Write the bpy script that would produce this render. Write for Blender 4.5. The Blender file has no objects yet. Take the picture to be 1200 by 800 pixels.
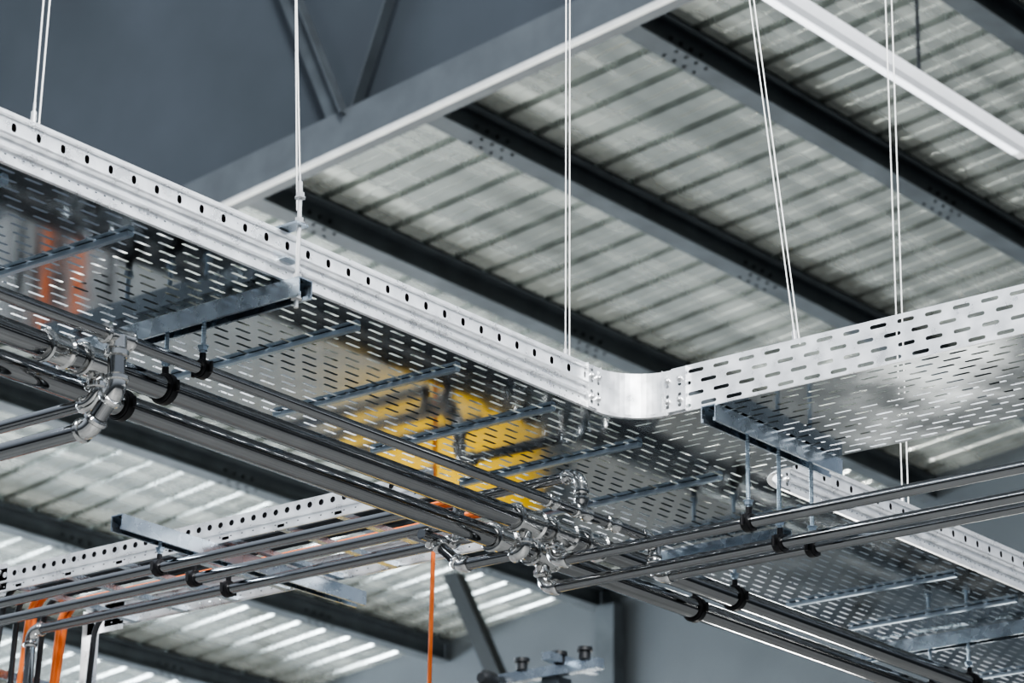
import bpy, math, random
from mathutils import Vector, Matrix
random.seed(3)
V=Vector
S=0.12            # roof pitch
ZT=2.30           # tray bottom (relative to camera; everything lifted 1.6 m at the end)
# ------------------------------------------------------------------ materials
def mat(name,col,metal=0.0,rough=0.5,noise=0.0,nscale=8.0,rvar=0.0,stretch=(1,1,1),bump=0.0,emit=None,es=0):
    m=bpy.data.materials.new(name); m.use_nodes=True
    nt=m.node_tree; b=nt.nodes['Principled BSDF']
    b.inputs['Base Color'].default_value=(*col,1); b.inputs['Metallic'].default_value=metal
    b.inputs['Roughness'].default_value=rough
    if emit:
        b.inputs['Emission Color'].default_value=(*emit,1); b.inputs['Emission Strength'].default_value=es
    if noise or rvar or bump:
        tc=nt.nodes.new('ShaderNodeTexCoord'); mp=nt.nodes.new('ShaderNodeMapping')
        mp.inputs['Scale'].default_value=stretch
        nz=nt.nodes.new('ShaderNodeTexNoise'); nz.inputs['Scale'].default_value=nscale; nz.inputs['Detail'].default_value=5
        nt.links.new(tc.outputs['Object'],mp.inputs[0]); nt.links.new(mp.outputs[0],nz.inputs['Vector'])
        if noise:
            cr=nt.nodes.new('ShaderNodeMapRange'); cr.inputs[1].default_value=.3; cr.inputs[2].default_value=.7
            cr.inputs[3].default_value=1-noise; cr.inputs[4].default_value=1+noise
            mx=nt.nodes.new('ShaderNodeVectorMath'); mx.operation='SCALE'
            mx.inputs[0].default_value=col
            nt.links.new(nz.outputs['Fac'],cr.inputs[0]); nt.links.new(cr.outputs[0],mx.inputs['Scale'])
            nt.links.new(mx.outputs[0],b.inputs['Base Color'])
        if rvar:
            rr=nt.nodes.new('ShaderNodeMapRange'); rr.inputs[1].default_value=.3; rr.inputs[2].default_value=.7
            rr.inputs[3].default_value=max(0.02,rough-rvar); rr.inputs[4].default_value=rough+rvar
            nt.links.new(nz.outputs['Fac'],rr.inputs[0]); nt.links.new(rr.outputs[0],b.inputs['Roughness'])
        if bump:
            bp=nt.nodes.new('ShaderNodeBump'); bp.inputs['Strength'].default_value=bump; bp.inputs['Distance'].default_value=.02
            nt.links.new(nz.outputs['Fac'],bp.inputs['Height']); nt.links.new(bp.outputs[0],b.inputs['Normal'])
    return m
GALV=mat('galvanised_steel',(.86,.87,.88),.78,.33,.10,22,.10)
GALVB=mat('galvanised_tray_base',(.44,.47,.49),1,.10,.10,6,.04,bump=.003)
ROD=mat('zinc_rod',(.44,.52,.60),.9,.3)
STRUT=mat('strut_zinc',(.48,.54,.60),.95,.26,.1,20,.08)
PIPE=mat('pressed_steel_pipe',(.34,.345,.35),1,.075,.04,12,.02)
FIT=mat('pipe_fitting_steel',(.66,.66,.65),1,.13,.08,30,.04)
RUB=mat('rubber_clamp',(.012,.012,.014),0,.4)
BOLT=mat('bolt_zinc',(.7,.7,.7),.9,.35)
DECK=mat('roof_deck_metal',(.54,.575,.555),.78,.25,.20,1.1,.11,(.5,5.0,1),.09)
BEAM=mat('painted_steel_beam',(.075,.088,.100),.1,.42,.2,5)
BOLTD=mat('dark_bolt',(.045,.05,.055),.3,.45)
BEAML=mat('painted_chord',(.105,.12,.135),.1,.45,.12,5)
WALL=mat('wall_panel_paint',(.056,.068,.082),.0,.5,.15,1.2)
WALLF=mat('far_wall_paint',(.085,.098,.112),.0,.5,.1,1.2)
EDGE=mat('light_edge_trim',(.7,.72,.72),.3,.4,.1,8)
WIRE=mat('wire_rope',(.78,.78,.76),.4,.4)
WHITE=mat('white_enamel',(.80,.82,.85),0,.4,.03,8)
LENS=mat('lamp_lens',(.9,.93,1),0,.3,emit=(.9,.95,1),es=.7)
ORANGE=mat('orange_cable',(.70,.18,.05),0,.45,.1,12)
BLACK=mat('black_cable',(.02,.022,.025),0,.45)
YEL=mat('yellow_paint',(.95,.58,.03),0,.4,.06,4)
FLOOR=mat('floor_concrete',(.22,.22,.215),0,.5,.25,.8)
DARK=mat('dark_inside',(.03,.035,.04),.2,.5)
GLOW=mat('added_glow_panel',(.8,.88,1),0,.3,emit=(.85,.93,1),es=5)  # glowing panel, added to light the far deck
# ------------------------------------------------------------------ mesh builder
class MB:
    def __init__(s): s.v=[]; s.f=[]
    def quad(s,*p):
        n=len(s.v); s.v+= [tuple(q) for q in p]; s.f.append(tuple(range(n,n+len(p))))
    def box(s,a,b):
        x0,y0,z0=a; x1,y1,z1=b; n=len(s.v)
        s.v+=[(x0,y0,z0),(x1,y0,z0),(x1,y1,z0),(x0,y1,z0),(x0,y0,z1),(x1,y0,z1),(x1,y1,z1),(x0,y1,z1)]
        for q in ((0,3,2,1),(4,5,6,7),(0,1,5,4),(1,2,6,5),(2,3,7,6),(3,0,4,7)): s.f.append(tuple(n+i for i in q))
    def extr(s,prof,o,du,dv,L,closed=True):
        o,du,dv,L=V(o),V(du),V(dv),V(L); n=len(s.v); k=len(prof)
        for e in (V((0,0,0)),L):
            for a,b in prof: s.v.append(tuple(o+du*a+dv*b+e))
        for i in range(k if closed else k-1):
            j=(i+1)%k; s.f.append((n+i,n+j,n+k+j,n+k+i))
        if closed: s.f.append(tuple(n+i for i in range(k))); s.f.append(tuple(n+k+i for i in reversed(range(k))))
    def rings(s,cs,ts,rs,seg=16,cap=True):
        n0=len(s.v); t=V(ts[0]).normalized()
        u=t.orthogonal().normalized()
        for c,tt,r in zip(cs,ts,rs):
            tt=V(tt).normalized(); u=(u-tt*u.dot(tt)).normalized(); w=tt.cross(u)
            for i in range(seg):
                a=2*math.pi*i/seg; s.v.append(tuple(V(c)+(u*math.cos(a)+w*math.sin(a))*r))
        for k in range(len(cs)-1):
            for i in range(seg):
                j=(i+1)%seg; a=n0+k*seg
                s.f.append((a+i,a+j,a+seg+j,a+seg+i))
        if cap:
            s.f.append(tuple(n0+i for i in reversed(range(seg)))); a=n0+(len(cs)-1)*seg
            s.f.append(tuple(a+i for i in range(seg)))
    def lathe(s,p,d,prof,seg=18):
        p=V(p); d=V(d).normalized()
        s.rings([p+d*t for t,r in prof],[d]*len(prof),[r for t,r in prof],seg)
    def path(s,pts,fr):
        pts=[V(p) for p in pts]; out=[pts[0]]
        for i in range(1,len(pts)-1):
            a,b,c=pts[i-1],pts[i],pts[i+1]; d1=(a-b).normalized(); d2=(c-b).normalized()
            ang=d1.angle(d2); 
            if ang>3.1: out.append(b); continue
            l=min(fr/math.tan(ang/2),(a-b).length*.49 if i>1 else (a-b).length*.9,(c-b).length*.49 if i<len(pts)-2 else (c-b).length*.9)
            R=l*math.tan(ang/2); cen=b+(d1+d2).normalized()*(R/math.sin(ang/2))
            s0=(b+d1*l)-cen; s1=(b+d2*l)-cen; tot=s0.angle(s1); ax=s0.cross(s1).normalized()
            for k in range(9): out.append(cen+Matrix.Rotation(tot*k/8,3,ax)@s0)
        out.append(pts[-1]); return out
    def tube(s,pts,r,fr=.05,seg=16):
        P=s.path(pts,fr) if len(pts)>2 else [V(p) for p in pts]
        T=[]
        for i in range(len(P)):
            a=P[max(i-1,0)]; b=P[min(i+1,len(P)-1)]; T.append((b-a).normalized())
        s.rings(P,T,[r]*len(P),seg)
    def sheet(s,o,du,dv,L,W,pu,pv,sl,sw,stag=True,off=0):
        """perforated plate: slots (length sl, width sw) cut as real openings"""
        o,du,dv=V(o),V(du),V(dv); rows=max(1,round(W/pv)); pv=W/rows; N=6
        P=lambda a,b: tuple(o+du*a+dv*b)
        for j in range(rows):
            v0,v1=j*pv,(j+1)*pv; vm=(v0+v1)/2
            u=(pu/2 if (stag and j%2) else 0)+off
            if u>0: s.quad(P(0,v0),P(u,v0),P(u,v1),P(0,v1))
            while u+pu<=L+1e-6:
                n=len(s.v); c=u+pu/2; h=sl/2-sw/2; r=sw/2
                s.v+=[P(u,v0),P(u+pu,v0),P(u+pu,v1),P(u,v1)]
                for k in range(5):
                    a=-math.pi/2+math.pi*k/4; s.v.append(P(c+h+r*math.cos(a),vm+r*math.sin(a)))
                for k in range(5):
                    a=math.pi/2+math.pi*k/4; s.v.append(P(c-h+r*math.cos(a),vm+r*math.sin(a)))
                R=[n+4+k for k in range(5)]; Lf=[n+9+k for k in range(5)]
                s.f+=[(n,n+1,R[0],Lf[4]),(n+1,R[1],R[0]),(n+1,R[2],R[1]),(n+1,n+2,R[2]),(n+2,R[3],R[2]),(n+2,R[4],R[3]),
                      (n+2,n+3,Lf[0],R[4]),(n+3,Lf[1],Lf[0]),(n+3,Lf[2],Lf[1]),(n+3,n,Lf[2]),(n,Lf[3],Lf[2]),(n,Lf[4],Lf[3])]
                u+=pu
            if L-u>1e-6: s.quad(P(u,v0),P(L,v0),P(L,v1),P(u,v1))
    def obj(s,name,m,parent=None,smooth=True):
        me=bpy.data.meshes.new(name); me.from_pydata(s.v,[],s.f); me.materials.append(m)
        if smooth:
            me.polygons.foreach_set('use_smooth',[True]*len(me.polygons)); me.set_sharp_from_angle(angle=.6)
        me.update()
        ob=bpy.data.objects.new(name,me); bpy.context.collection.objects.link(ob)
        if parent: ob.parent=parent
        return ob
def empty(name):
    e=bpy.data.objects.new(name,None); e.empty_display_size=.1; bpy.context.collection.objects.link(e); return e
X,Y,Z=V((1,0,0)),V((0,1,0)),V((0,0,1))
# ------------------------------------------------------------------ main cable tray + branch
YN,YF=4.19,4.84; XB0,XB1=5.63,6.13; R=.13; H=.112
tray=empty('perforated_cable_tray')
b=MB()
b.sheet((2.4,YN,ZT),X,Y,7.2,YF-YN,.072,.0325,.046,.0085)
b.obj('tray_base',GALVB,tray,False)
b=MB(); b.sheet((XB0,YN,ZT),-Y,X,3.1,XB1-XB0,.072,.0335,.046,.0085)
for cx,sg in ((XB0-R,1),(XB1+R,-1)):     # fillet floor pieces
    arc=[(cx+sg*R*math.sin(t*math.pi/16),YN-R+R*math.cos(t*math.pi/16),ZT) for t in range(9)]
    for i in range(8): b.quad(arc[i],arc[i+1],(cx+sg*R,YN,ZT))
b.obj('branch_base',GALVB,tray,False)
def rail(mb,o,d,out,L,far=False):
    """roll-formed side rail with rows of punched holes"""
    o,d,out=V(o),V(d),V(out)
    prof=[(0,0),(.008,.001),(.008,.012),(0,.014)]
    mb.extr(prof,o,out,Z,d*L,False)
    mb.sheet(o+Z*.014,d,Z,L,.018,.024,.018,.006,.003,False,.006)
    mb.extr([(0,.032),(.010,.034),(.010,.040),(0,.044),(0,.056),(.010,.058),(.011,.063),(0,.066)],o,out,Z,d*L,False)
    mb.sheet(o+Z*.066,Z,d,.034,L,.034,.064,.019,.012,False)
    mb.extr([(0,.100),(.006,.102),(.006,.110),(0,H),(-.016,H),(-.016,H-.01)],o,out,Z,d*L,False)
b=MB()
rail(b,(2.4,YN,ZT),X,-Y,XB0-R-2.4); rail(b,(XB1+R,YN,ZT),X,-Y,9.6-XB1-R); rail(b,(2.4,YF,ZT),X,Y,5.68-2.4); rail(b,(6.18,YF,ZT),X,Y,9.6-6.18)
b.obj('side_rail',GALV,tray)
b=MB()   # added black strip behind the near rail, stands in for shade in its holes
for x0,x1 in ((2.4,XB0-R),(XB1+R,9.6)): b.box((x0,YN+.010,ZT+.070),(x1,YN+.014,ZT+.100))
b.obj('dark_hole_backing',RUB,tray,False)
b=MB()
b.sheet((XB0,YN-R,ZT),-Y,Z,3.1-R,H,.072,.028,.044,.009)
b.sheet((XB1,YN-R,ZT),-Y,Z,3.1-R,H,.072,.028,.044,.009)
b.extr([(0,H),(.0,H+.003),(-.014,H+.003)],(XB0,YN-R,ZT),-X,Z,-Y*(3.1-R),False)
b.extr([(0,0),(.004,0),(.004,.005),(0,.005)],(XB0,YN-R,ZT),-X,Z,-Y*(3.1-R),False)
b.obj('branch_side_rail',GALV,tray)
b=MB()
for cx,sg in ((XB0-R,1),(XB1+R,-1)):
    A=[(cx+sg*R*math.sin(t*math.pi/32),YN-R+R*math.cos(t*math.pi/32)) for t in range(17)]
    B=[(cx+sg*(R-.012)*math.sin(t*math.pi/32),YN-R+(R-.012)*math.cos(t*math.pi/32)) for t in range(17)]
    for i in range(16):
        (x0,y0),(x1,y1)=A[i],A[i+1]; (p0,q0),(p1,q1)=B[i],B[i+1]
        b.quad((x0,y0,ZT),(x1,y1,ZT),(x1,y1,ZT+H),(x0,y0,ZT+H))
        b.quad((p0,q0,ZT-.002),(p1,q1,ZT-.002),(x1,y1,ZT-.002),(x0,y0,ZT-.002))
        b.quad((p0,q0,ZT-.002),(p1,q1,ZT-.002),(p1,q1,ZT+.006),(p0,q0,ZT+.006))
b.obj('bend_plate',GALV,tray)
# coupling plates with bolts
b=MB(); bo=MB()
def coupler(o,d,out,L):
    o,d,out=V(o)+V(out)*.011,V(d),V(out)
    b.sheet(o+Z*.004,d,Z,L,H-.008,L/2,.026,.010,.009,False)
    for e in (0,L): b.quad(o+d*e,o+d*e-out*.011,o+d*e-out*.011+Z*H,o+d*e+Z*H)
    for i in (.25,.75):
        for z in (.03,.082): bo.lathe(o+d*L*i+Z*z,out,[(-.001,.007),(.003,.007),(.004,.004),(.009,.004)],10)
coupler((XB0-R-.035,YN,ZT),X,-Y,.05); coupler((XB0,YN-R+.02,ZT),-Y,-X,.07)
coupler((XB1+R-.01,YN,ZT),X,-Y,.06)
b.obj('coupling_plate',GALV,tray,False); bo.obj('coupling_bolts',BOLT,tray)
# stiffener bars below the base
b=MB()
for x in (3.00,3.34,3.69,4.03,4.72,5.06,5.41,5.75,6.09,6.45,7.22,7.55,8.3,8.65):
    b.extr([(-.009,0),(.009,0),(.009,-.004),(.006,-.010),(-.006,-.010),(-.009,-.004)],(x,YN+.05,ZT-.001),X,Z,Y*.56)
b.obj('stiffener_bars',ROD,tray)
# ------------------------------------------------------------------ strut channels
def strut(name,o,d,side,L,h=.041,w=.041):
    t=.003; k=.007; e=empty(name)
    p=[(-w/2,0),(w/2,0),(w/2,-h),(w/2-k,-h),(w/2-k,-h+.009),(w/2-k+t,-h+.009),(w/2-k+t,-h+t),(w/2-t,-h+t),(w/2-t,-t),
       (-w/2+t,-t),(-w/2+t,-h+t),(-w/2+k-t,-h+t),(-w/2+k-t,-h+.009),(-w/2+k,-h+.009),(-w/2+k,-h),(-w/2,-h)]
    m=MB(); m.extr(p,o,side,Z,V(d)*L); m.obj('channel',STRUT,e,False)
    m=MB(); n=int(L/.05)
    for i in range(n):   # slotted back seen inside the channel
        c=V(o)+V(d)*(.025+.05*i)-Z*(t+.0008)
        m.quad(c-V(side)*.006-V(d)*.013,c+V(side)*.006-V(d)*.013,c+V(side)*.006+V(d)*.013,c-V(side)*.006+V(d)*.013)
    m.obj('slots',DARK,e,False)
    return e
def rod(e,p,L,r=.0055):
    m=MB(); prof=[]; n=int(L/.006)
    for i in range(n): prof+=[(i*L/n,r),(i*L/n+L/n*.5,r*.82)]
    m.lathe(p,-Z,prof,10)
    for z in (.004,L-.035):
        m.lathe(V(p)-Z*z,-Z,[(0,r*2.4),(.002,r*2.4),(.002,r*1.9),(.011,r*1.9)],6)
    m.obj('threaded_rod',ROD,e,False)
def clamp(e,p,d,r):
    m=MB(); a=r+.005; d=V(d)
    m.lathe(V(p)-d*.012,d,[(0,r*1.0),(0,a),(.003,a+.001),(.021,a+.001),(.024,a),(.024,r)],24)
    m.obj('rubber_ring',RUB,e)
    m=MB(); m.lathe(V(p)-d*.008,d,[(0,a),(.0,a+.003),(.016,a+.003),(.016,a)],24)
    m.lathe(V(p)+Z*(a+.001),Z,[(0,.008),(.016,.008)],6)
    s=V((-d.y,d.x,0)); 
    for q in (-1,1): m.lathe(V(p)+s*q*(a+.008)-Z*.012,Z,[(0,.004),(.024,.004)],8)
    m.obj('clamp_band',RUB,e)
PT=(4.41,2.15,.0135); P1=(4.52,2.128,.027); P2=(4.65,2.118,.0275)
e=strut('strut_channel',(4.42,4.12,ZT-.011),Y,X,.78)
for (y,z,r),xx in ((PT,4.42),(P1,4.42),(P2,4.42)):
    rod(e,(xx,y,ZT-.012),ZT-.012-z-r-.004); clamp(e,(xx,y,z),X,r)
m=MB()   # hanger bolt clamping the strut to the rail
m.lathe((4.42,4.145,ZT-.07),Z,[(0,.005),(.26,.005)],10)
for z in (-.052,-.008,.118,.175): m.lathe((4.42,4.145,ZT+z),Z,[(0,.013),(.002,.013),(.002,.010),(.012,.010)],6)
m.obj('hanger_bolt',BOLT,e,False)
m=MB(); m.box((4.40,4.160,ZT+.04),(4.44,4.185,ZT+.044)); m.box((4.402,4.135,ZT+.113),(4.438,4.20,ZT+.118)); m.obj('hanger_bracket',STRUT,e,False)
e=strut('strut_channel',(7.75,4.15,ZT-.011),Y,X,.75)
for (y,z,r) in (P1,P2):
    rod(e,(7.75,y,ZT-.012),ZT-.012-z-r-.004); clamp(e,(7.75,y,z),X,r)
e=strut('strut_channel',(6.55,4.35,ZT-.011),Y,X,.5)
for (y,z,r) in (P1,P2):
    rod(e,(6.55,y,ZT-.012),ZT-.012-z-r-.004); clamp(e,(6.55,y,z),X,r)
e=strut('strut_channel',(5.61,3.94,ZT-.003),X,Y,.54)
BP=[(5.77,2.05),(5.90,2.03),(6.04,2.05)]
for x,z in BP:
    rod(e,(x,3.94,ZT-.006),ZT-.006-z-.0145-.004); clamp(e,(x,3.94,z),Y,.0145)
ZL=2.262
e=strut('strut_channel',(5.33,5.60,ZL-.006),X,Y,.95)
LP=[(5.49,2.15),(5.62,2.15),(5.75,2.15)]
for x,z in LP:
    rod(e,(x,5.60,ZL-.008),ZL-.008-z-.0145-.004); clamp(e,(x,5.60,z),Y,.0145)
# ------------------------------------------------------------------ pipes
def sleeve(m,p,d,r,L=.05):
    d=V(d).normalized(); p=V(p)-d*L/2
    m.lathe(p,d,[(0,r*1.0),(0,r*1.16),(.002,r*1.34),(.008,r*1.38),(.013,r*1.2),(L-.013,r*1.2),(L-.008,r*1.38),(L-.002,r*1.34),(L,r*1.16),(L,r)],28)
def fitted(e,pts,r,fr=None,ends=(False,False)):
    fr=fr or r*2.6
    m=MB(); m.tube(pts,r,fr,seg=24); m.obj('pipe_run',PIPE,e)
    if len(pts)<3 : return
    f=MB()
    for i in range(1,len(pts)-1):
        a,c,d=V(pts[i-1]),V(pts[i]),V(pts[i+1]); u=(a-c).normalized(); w=(d-c).normalized()
        l=fr/math.tan(u.angle(w)/2)
        f.tube([c+u*(l+.014),c,c+w*(l+.014)],r*1.17,fr,seg=24)
        for q in (u,w):
            f.lathe(c+q*(l+.002),q,[(0,r*1.17),(.003,r*1.42),(.010,r*1.45),(.015,r*1.25),(.016,r)],24)
    f.obj('elbow_fitting',FIT,e)
def tee(m,p,d,br,r,rb,L=.075):
    sleeve(m,p,d,r,L); br=V(br).normalized()
    m.lathe(p,br,[(0,rb*1.15),(r*1.2+.006,rb*1.15),(r*1.2+.012,rb*1.42),(r*1.2+.022,rb*1.42),(r*1.2+.026,rb*1.0)],24)
# A-direction runs
e=empty('large_steel_pipe')
m=MB(); m.tube([(2.4,P1[0],P1[1]),(9.6,P1[0],P1[1])],P1[2],seg=36); m.obj('pipe_run',PIPE,e)
f=MB()
sleeve(f,(4.10,P1[0],P1[1]),X,P1[2],.07); tee(f,(4.22,P1[0],P1[1]),X,(0,-.05,-1),P1[2],.018,.10)
tee(f,(5.66,P1[0],P1[1]),X,(0,0,-1),P1[2],.0145,.10); tee(f,(5.79,P1[0],P1[1]),X,(0,0,-1),P1[2],.0145,.09); sleeve(f,(5.92,P1[0],P1[1]),X,P1[2],.08)
f.obj('press_fittings',FIT,e)
e=empty('large_steel_pipe')
m=MB(); m.tube([(2.4,P2[0],P2[1]),(9.6,P2[0],P2[1])],P2[2],seg=36); m.obj('pipe_run',PIPE,e)
f=MB(); tee(f,(5.89,P2[0],P2[1]),X,(0,0,-1),P2[2],.0145,.10); sleeve(f,(5.72,P2[0],P2[1]),X,P2[2],.07)
f.obj('press_fittings',FIT,e)
e=empty('small_steel_pipe')
fitted(e,[(2.4,PT[0],PT[1]),(6.04,PT[0],PT[1]),(6.04,PT[0],2.05),(6.04,1.0,2.05)],PT[2])
f=MB(); tee(f,(4.17,PT[0],PT[1]),X,(0,0,-1),PT[2]*1.2,.0185,.08); tee(f,(5.74,PT[0],PT[1]),X,Z,PT[2],.0135,.06); sleeve(f,(5.86,PT[0],PT[1]),X,PT[2],.05); sleeve(f,(5.62,PT[0],PT[1]),X,PT[2],.04)
f.obj('press_fittings',FIT,e)
e=empty('pipe_offset_branch')
fitted(e,[(5.74,4.41,2.16),(5.74,4.41,2.248),(5.74,4.80,2.248),(5.74,4.80,2.13),(5.60,4.80,2.13)],.0135)
e=empty('pipe_drop_branch')
fitted(e,[(4.17,4.41,2.14),(4.17,4.405,2.035),(4.17,4.475,1.965),(4.17,6.4,1.965),(4.17,6.4,-1.6)],.0185,.032)
e=empty('pipe_drop_branch')
fitted(e,[(4.22,4.515,2.11),(4.22,4.51,2.045),(4.22,6.3,2.045),(4.22,6.3,-1.6)],.0135,.03)
# B-direction right-hand runs
e=empty('branch_steel_pipe')
fitted(e,[(5.77,1.0,2.05),(5.77,4.52,2.05),(5.77,4.52,2.12)],.0145,.03)
e=empty('branch_steel_pipe')
fitted(e,[(5.90,1.0,2.03),(5.90,4.65,2.03),(5.90,4.65,2.11)],.0145,.03)
e=empty('branch_steel_pipe')
fitted(e,[(5.66,4.52,2.11),(5.66,4.52,2.05),(5.66,4.72,2.05),(5.66,4.80,2.12),(5.62,4.86,2.15)],.0145,.022)
# B-direction left-hand runs
for i,(x,z) in enumerate(LP):
    e=empty('branch_steel_pipe')
    y1=(6.85,6.9,6.36)[i]
    fitted(e,[(x,4.70+.02*i,z),(x,y1,z),(x,y1,-1.6)],.0145,.03)
# ------------------------------------------------------------------ cable ladder (crosses behind the main tray, drops at the end)
lad=empty('cable_ladder')
b=MB(); LX0,LX1,LY0,LY1=5.70,6.16,4.85,6.50
for x,o in ((LX0,-1),(LX1,1)):
    b.extr([(0,0),(.005,0),(.005,.006),(0,.006)],(x,LY0,ZL),(o,0,0),Z,Y*(LY1-LY0),False)
    b.sheet((x,LY0,ZL+.006),Y,Z,LY1-LY0,.020,.040,.020,.006,.003,False)
    b.extr([(0,.026),(.005,.028),(.005,.033),(0,.035)],(x,LY0,ZL),(o,0,0),Z,Y*(LY1-LY0),False)
    b.sheet((x,LY0,ZL+.035),Y,Z,LY1-LY0,.032,.040,.032,.0175,.017,False)
    b.extr([(0,.067),(.0,.07),(-.012,.07)],(x,LY0,ZL),(o,0,0),Z,Y*(LY1-LY0),False)
    b.sheet((x,LY1+.02,ZL+.06),-Z,Y,2.6,.05,.05,.05,.014,.0135,False)
    b.extr([(0,0),(.02*-o,0)],(x,LY1+.02,ZL+.06),X,Y,-Z*2.6,False)
    b.extr([(0,.05),(.02*-o,.05)],(x,LY1+.02,ZL+.06),X,Y,-Z*2.6,False)
    b.quad((x,LY1-.08,ZL-.01),(x,LY1+.08,ZL-.01),(x,LY1+.08,ZL+.085),(x,LY1-.08,ZL+.085))
b.obj('ladder_rails',GALV,lad)
b=MB()
y=LY0+.12
while y<LY1: b.box((LX0,y-.012,ZL+.001),(LX1,y+.012,ZL+.016)); y+=.2
z=ZL-.2
while z>0: b.box((LX0,LY1+.03,z-.012),(LX1,LY1+.045,z+.012)); z-=.25
b.obj('ladder_rungs',STRUT,lad,False)
b=MB(); b.box((LX0+.004,LY0,ZL+.037),(LX0+.007,LY1,ZL+.066)); b.obj('ladder_hole_backing',RUB,lad,False)  # added black strip, makes the ladder rail holes read as shaded
bo=MB()
for q in (-.05,.05):
    for z in (.02,.06): bo.lathe((LX0,LY1+q,ZL+z),-X,[(0,.008),(.006,.008)],8)
bo.obj('ladder_bolts',BOLT,lad)
cab=empty('cable_bundle')
for mt,nm,xs in ((ORANGE,'orange_cables',[5.84,5.862,5.96,5.98]),(BLACK,'black_cables',[5.74,5.80,5.90,6.1])):
    m=MB()
    for x in xs:
        j=random.uniform(-.006,.006); zz=ZL+.028+random.uniform(0,.008)
        m.tube([(x,4.86,ZL+.03),(x-j,5.2,zz),(x+j,5.8,zz),(x,6.47+j,zz),(x+j*2,6.50+j,ZL-.3),(x-j,6.50,-.3)],.0085,.08,8)
    m.obj(nm,mt,cab)
cord=empty('orange_power_cord')
m=MB(); m.tube([(6.0,5.12,ZL+.03),(6.0,5.10,ZL-.02),(6.0,5.11,1.4),(6.0,5.12,.3)],.006,.05,8); m.obj('cord',ORANGE,cord)
m=MB(); m.lathe((6.0,5.113,1.83),-Z,[(0,.008),(.02,.02),(.07,.022),(.09,.016),(.14,.016)],14); m.obj('plug',BLACK,cord)
# ------------------------------------------------------------------ suspension wires
def wire(pts,n='suspension_wire',fit=True):
    e=empty(n); m=MB()
    for p,q in pts: m.tube([p,q],.0019,seg=8)
    m.obj('strand',WIRE,e)
    if fit:
        m=MB(); 
        for p,q in pts[:1]:
            d=(V(q)-V(p)).normalized(); m.lathe(V(p)+d*.0,d,[(0,.006),(.03,.006),(.032,.003),(.05,.003)],10)
        m.obj('gripper',BOLT,e)
zt=ZT+H
wire([((3.72,4.205,zt),(3.80,4.205,6.6)),((3.735,4.205,zt),(3.83,4.205,6.6))])
wire([((4.42,4.145,zt+.07),(4.13,4.20,7)),((4.46,4.19,zt+.06),(4.21,4.22,7))])
wire([((5.41,4.205,zt-.01),(5.42,4.24,7)),((5.425,4.205,zt-.01),(5.435,4.24,7))])
wire([((5.65,3.72,zt),(5.36,4.12,7)),((5.66,3.715,zt),(5.39,4.12,7))])
wire([((6.90,4.21,zt),(6.98,4.27,7)),((6.93,4.21,zt),(7.02,4.27,7))])
# ------------------------------------------------------------------ roof
D=V((0,1,-S))
def zr(y): return 8.0-S*y
deck=MB(); x=11.08; pp=[(x,0)]
while x<19.3:
    pp+=[(x+.10,0),(x+.105,.006),(x+.125,.006),(x+.13,0),(x+.232,0),(x+.240,.05),(x+.284,.05),(x+.30,0)]; x+=.30
o=V((0,2.0,zr(2.0)+.175))
deck.extr(pp,o,X,Z,D*22,False)
deck.obj('ceiling',DECK,None,False)
def ibeam(h,w,tf,tw): return [(-w/2,0),(w/2,0),(w/2,tf),(tw/2,tf),(tw/2,h-tf),(w/2,h-tf),(w/2,h),(-w/2,h),(-w/2,h-tf),(-tw/2,h-tf),(-tw/2,tf),(-w/2,tf)]
for y in (4.6,6.0,7.36,8.72,10.04,11.36,12.9,14.4,16.0,17.6,19.2,20.8,22.4):
    e=empty('roof_purlin')
    m=MB(); m.extr(ibeam(.168,.14,.012,.010),(11.09,y,zr(y)),Y,Z,X*7.9); m.obj('i_section',BEAM,e,False)
    m=MB()
    for k in range(3):
        xx=12.1+k*2.6
        for i in range(4):
            m.lathe((xx+i*.09,y-.005,zr(y)+.085),-Y,[(0,.012),(.012,.012)],8)
            for q in (-.04,.04): m.lathe((xx+i*.09,y+q,zr(y)),-Z,[(0,.010),(.010,.010)],8)
    m.obj('bolt_heads',BOLTD,e)
# truss in front of the partition
tr=empty('roof_truss')
def chord(y0,y1,dz):
    m=MB(); m.extr([(-.05,0),(.06,0),(.06,.012),(-.038,.012),(-.038,.21),(.06,.21),(.06,.222),(-.05,.222)],(10.95,y0,zr(y0)-.5+dz),X,Z,D*(y1-y0)); return m
chord(2,24,0).obj('bottom_chord',BEAML,tr,False)
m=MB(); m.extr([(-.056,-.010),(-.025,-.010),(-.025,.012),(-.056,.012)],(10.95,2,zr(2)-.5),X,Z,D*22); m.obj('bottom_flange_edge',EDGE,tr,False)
chord(2,24,4.6).obj('top_chord',BEAM,tr,False)
m=MB()
def strutd(p,q,w=.10):
    p,q=V(p),V(q); d=(q-p); s=d.cross(X).normalized()
    m.extr([(-w/2,0),(w/2,0),(w/2,-.012),(-w/2+.012,-.012),(-w/2+.012,-.07),(-w/2,-.07)],p,s,X,d)
y=9.98-12
while y<22:
    if y>2.5:
        zb=zr(y)-.33
        strutd((10.93,y,zb),(10.93,y+2.1,zb+4.5),.13)
        strutd((10.98,y-.03,zb),(10.98,y-1.9,zb+4.8),.06)
    y+=4.0
m.obj('web_members',BEAM,tr,False)
m=MB(); m.extr([(0,0),(.06,0),(.06,5.6),(0,5.6)],(11.02,2,zr(2)-.40),X,Z,D*22); m.obj('wall_partition',WALL,None,False)
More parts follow.
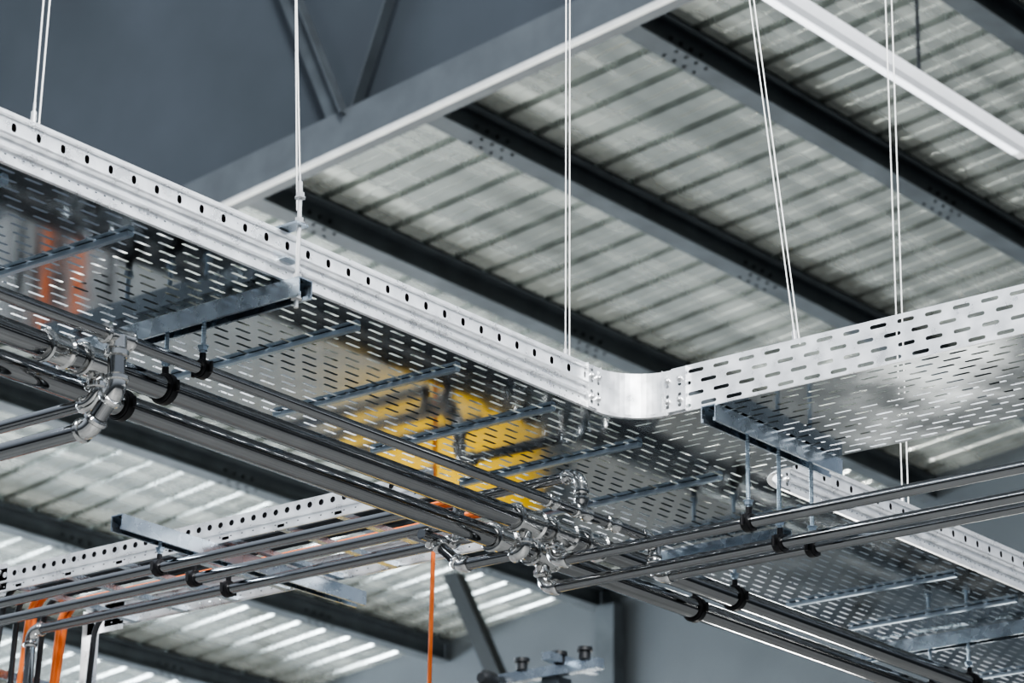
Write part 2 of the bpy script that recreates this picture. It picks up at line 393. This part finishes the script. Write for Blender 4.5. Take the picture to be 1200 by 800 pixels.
# far gable wall
m=MB(); m.box((19.0,2,-1.6),(19.15,24,9)); m.obj('wall_far',WALLF,None,False)
m=MB()
for y in (6,10,14.25,18): m.box((18.85,y-.09,-1.6),(18.98,y+.09,zr(y)-.02))
e=empty('wall_column_set'); m.obj('columns',BEAM,e,False)
e=empty('diagonal_brace'); m=MB(); 
m.extr([(-.065,-.05),(.065,-.05),(.065,.05),(-.065,.05)],(17.0,14.25,6.1),Y,X,(0,-4.0,-7.7)); m.obj('brace',BOLTD,e,False)
# left side wall with an added glowing band, unseen, to brighten the deck
m=MB(); m.box((-6,24.0,-1.6),(19.1,24.15,2.4)); m.box((-6,24.0,4.6),(19.1,24.15,9)); m.obj('wall_left',WALL,None,False)
m=MB(); m.box((-6,24.05,2.4),(19.1,24.1,4.6)); m.obj('added_glow_band_1',GLOW,None,False)
m=MB(); m.box((-12,-14,-1.75),(19.2,24.2,-1.6)); m.obj('floor',FLOOR,None,False)
# ------------------------------------------------------------------ linear luminaire
e=empty('linear_ceiling_light')
m=MB(); m.extr([(-.022,0),(.022,0),(.022,.032),(-.022,.032)],(4,5.69,5.03),Y,Z,X*6.9); m.obj('trunking',WHITE,e,False)
m=MB(); m.extr([(-.032,.03),(-.032,.0),(-.02,-.02),(.02,-.02),(.032,0),(.032,.03)],(8.35,5.69,5.0),Y,Z,X*2.0); m.obj('housing',WHITE,e,False)
m=MB(); m.extr([(-.016,-.025),(.016,-.025),(.016,-.019),(-.016,-.019)],(8.42,5.69,5.0),Y,Z,X*1.86); m.obj('lens',LENS,e,False)
m=MB()
for i in range(60):
    z=5.08+i*.032; m.extr([(-.008,-.002),(.008,-.002),(.008,.002),(-.008,.002)],(9.55,5.69,z),X if i%2 else Y,Y if i%2 else X,Z*.036)
m.obj('chain',BOLTD,e,False)
# ------------------------------------------------------------------ support stand at bottom centre
e=empty('pipe_support_stand')
m=MB(); m.box((9.0,7.02,-1.6),(9.08,7.10,2.75)); m.obj('post',BEAM,e,False)
m=MB(); m.extr([(-.02,0),(.02,0),(.02,.04),(-.02,.04)],(9.0,6.82,2.75),X,Z,Y*.48); m.extr([(-.02,0),(.02,0),(.02,.03),(-.02,.03)],(8.9,7.0,2.79),Y,Z,X*.3)
m.obj('cross_arms',STRUT,e,False)
m=MB()
for y in (6.88,7.0,7.18): m.lathe((8.98,y,2.79),Z,[(0,.022),(.03,.022),(.03,.03),(.045,.03)],12)
m.lathe((8.96,7.3,2.76),-X,[(0,.03),(.02,.034),(.06,.034),(.08,.02)],14)
m.obj('clips',BLACK,e)
# yellow tank standing on the floor (seen mirrored in the tray base)
e=empty('yellow_storage_tank')
m=MB(); m.lathe((14.55,12.35,-1.6),Z,[(0,.68),(.80,.68),(.92,.65),(1.04,.54),(1.12,.38),(1.17,.2),(1.19,.05)],36); m.obj('tank_body',YEL,e)
m=MB(); m.lathe((14.55,12.35,-.43),Z,[(0,.1),(.04,.1),(.05,.07)],20); m.obj('lid',BLACK,e)
# ------------------------------------------------------------------ lights / world
def area(n,loc,tgt,sx,sy,p,col=(1,1,1)):
    l=bpy.data.lights.new(n,'AREA'); l.shape='RECTANGLE'; l.size=sx; l.size_y=sy; l.energy=p; l.color=col
    o=bpy.data.objects.new(n,l); o.location=loc; o.rotation_euler=(V(tgt)-V(loc)).to_track_quat('-Z','Y').to_euler(); bpy.context.collection.objects.link(o)
area('far_deck_fill',(10,22.6,3.4),(12,10,5),10,2,900,(.85,.93,1))  # added unseen fill from the left wall side, brightens the far deck
area('tray_fill',(2,0,9),(5.5,4.5,2.3),4,6,900,(.98,.99,1))  # added unseen fill aimed at the tray; no skylight is built
for (lx,ly,sx,sy) in ((5.5,1.2,9,.12),(2.2,4.0,.12,8)):      # added unseen strips, put in for highlight lines on the pipes
    l=bpy.data.lights.new('highlight_strip','AREA'); l.shape='RECTANGLE'; l.size=sx; l.size_y=sy; l.energy=60; l.color=(.95,.98,1)
    o=bpy.data.objects.new('highlight_strip',l); o.location=(lx,ly,4.9); bpy.context.collection.objects.link(o)
l=bpy.data.lights.new('tank_fill_spot','SPOT'); l.energy=420; l.spot_size=.75; l.spot_blend=.5; l.shadow_soft_size=.15; l.color=(1,.95,.85)  # added fill spot without a fixture, brightens the tank's mirror image
o=bpy.data.objects.new('tank_fill_spot',l); o.location=(12.4,10.2,3.0); o.rotation_euler=(V((14.55,12.35,-.9))-V((12.4,10.2,3.0))).to_track_quat('-Z','Y').to_euler(); bpy.context.collection.objects.link(o)
for i,(x,y,p) in enumerate(((12.6,7.5,1250),(15.5,11,2400),(13.2,15.5,1800),(17.2,7,850),(17,18.5,3300))):  # added spots below the view, put in to brighten the roof deck
    l=bpy.data.lights.new('deck_fill_spot','SPOT'); l.energy=p*.32; l.spot_size=2.5; l.spot_blend=.5; l.shadow_soft_size=.4; l.color=(1,.985,.93)
    o=bpy.data.objects.new('deck_fill_spot',l); o.location=(x,y,-.9); o.rotation_euler=(math.pi,0,0); bpy.context.collection.objects.link(o)
s=bpy.data.lights.new('sun','SUN'); s.energy=1.7; s.angle=.15; s.color=(1,.97,.92)
so=bpy.data.objects.new('sun',s); so.rotation_euler=V((.75,.55,-.75)).to_track_quat('-Z','Y').to_euler(); bpy.context.collection.objects.link(so)
w=bpy.data.worlds.new('world'); bpy.context.scene.world=w; w.use_nodes=True; nt=w.node_tree
bg=nt.nodes['Background']; tc=nt.nodes.new('ShaderNodeTexCoord'); sp=nt.nodes.new('ShaderNodeSeparateXYZ'); cr=nt.nodes.new('ShaderNodeValToRGB')
nt.links.new(tc.outputs['Generated'],sp.inputs[0])
mr=nt.nodes.new('ShaderNodeMapRange'); mr.inputs[1].default_value=-1; mr.inputs[2].default_value=1
nt.links.new(sp.outputs['Z'],mr.inputs[0]); nt.links.new(mr.outputs[0],cr.inputs[0]); nt.links.new(cr.outputs[0],bg.inputs[0])
cr.color_ramp.elements[0].position=.5; cr.color_ramp.elements[0].color=(.07,.08,.09,1)
cr.color_ramp.elements[1].position=.8; cr.color_ramp.elements[1].color=(.80,.88,1,1)
bg.inputs[1].default_value=.5
# ------------------------------------------------------------------ camera from vanishing points
pa=V((3100,-1340)); pb=V((-4800,-1240)); f=math.sqrt(-(pa.dot(pb)))
xc=V((pa.x,pa.y,-f)).normalized(); yc=V((pb.x,pb.y,-f)).normalized(); zc=xc.cross(yc)
M=Matrix((xc,yc,zc)).to_4x4()
cam=bpy.data.cameras.new('camera'); co=bpy.data.objects.new('camera',cam); bpy.context.collection.objects.link(co)
co.matrix_world=M; cam.sensor_width=36; cam.lens=f/1200*36; cam.clip_end=200
cam.dof.use_dof=True; cam.dof.focus_distance=7.1; cam.dof.aperture_fstop=7
bpy.context.scene.camera=co
sc=bpy.context.scene; sc.view_settings.view_transform='AgX'; sc.view_settings.look='AgX - High Contrast'; sc.view_settings.exposure=.58
for o in list(bpy.context.scene.objects):
    if o.parent is None: o.location.z+=1.6
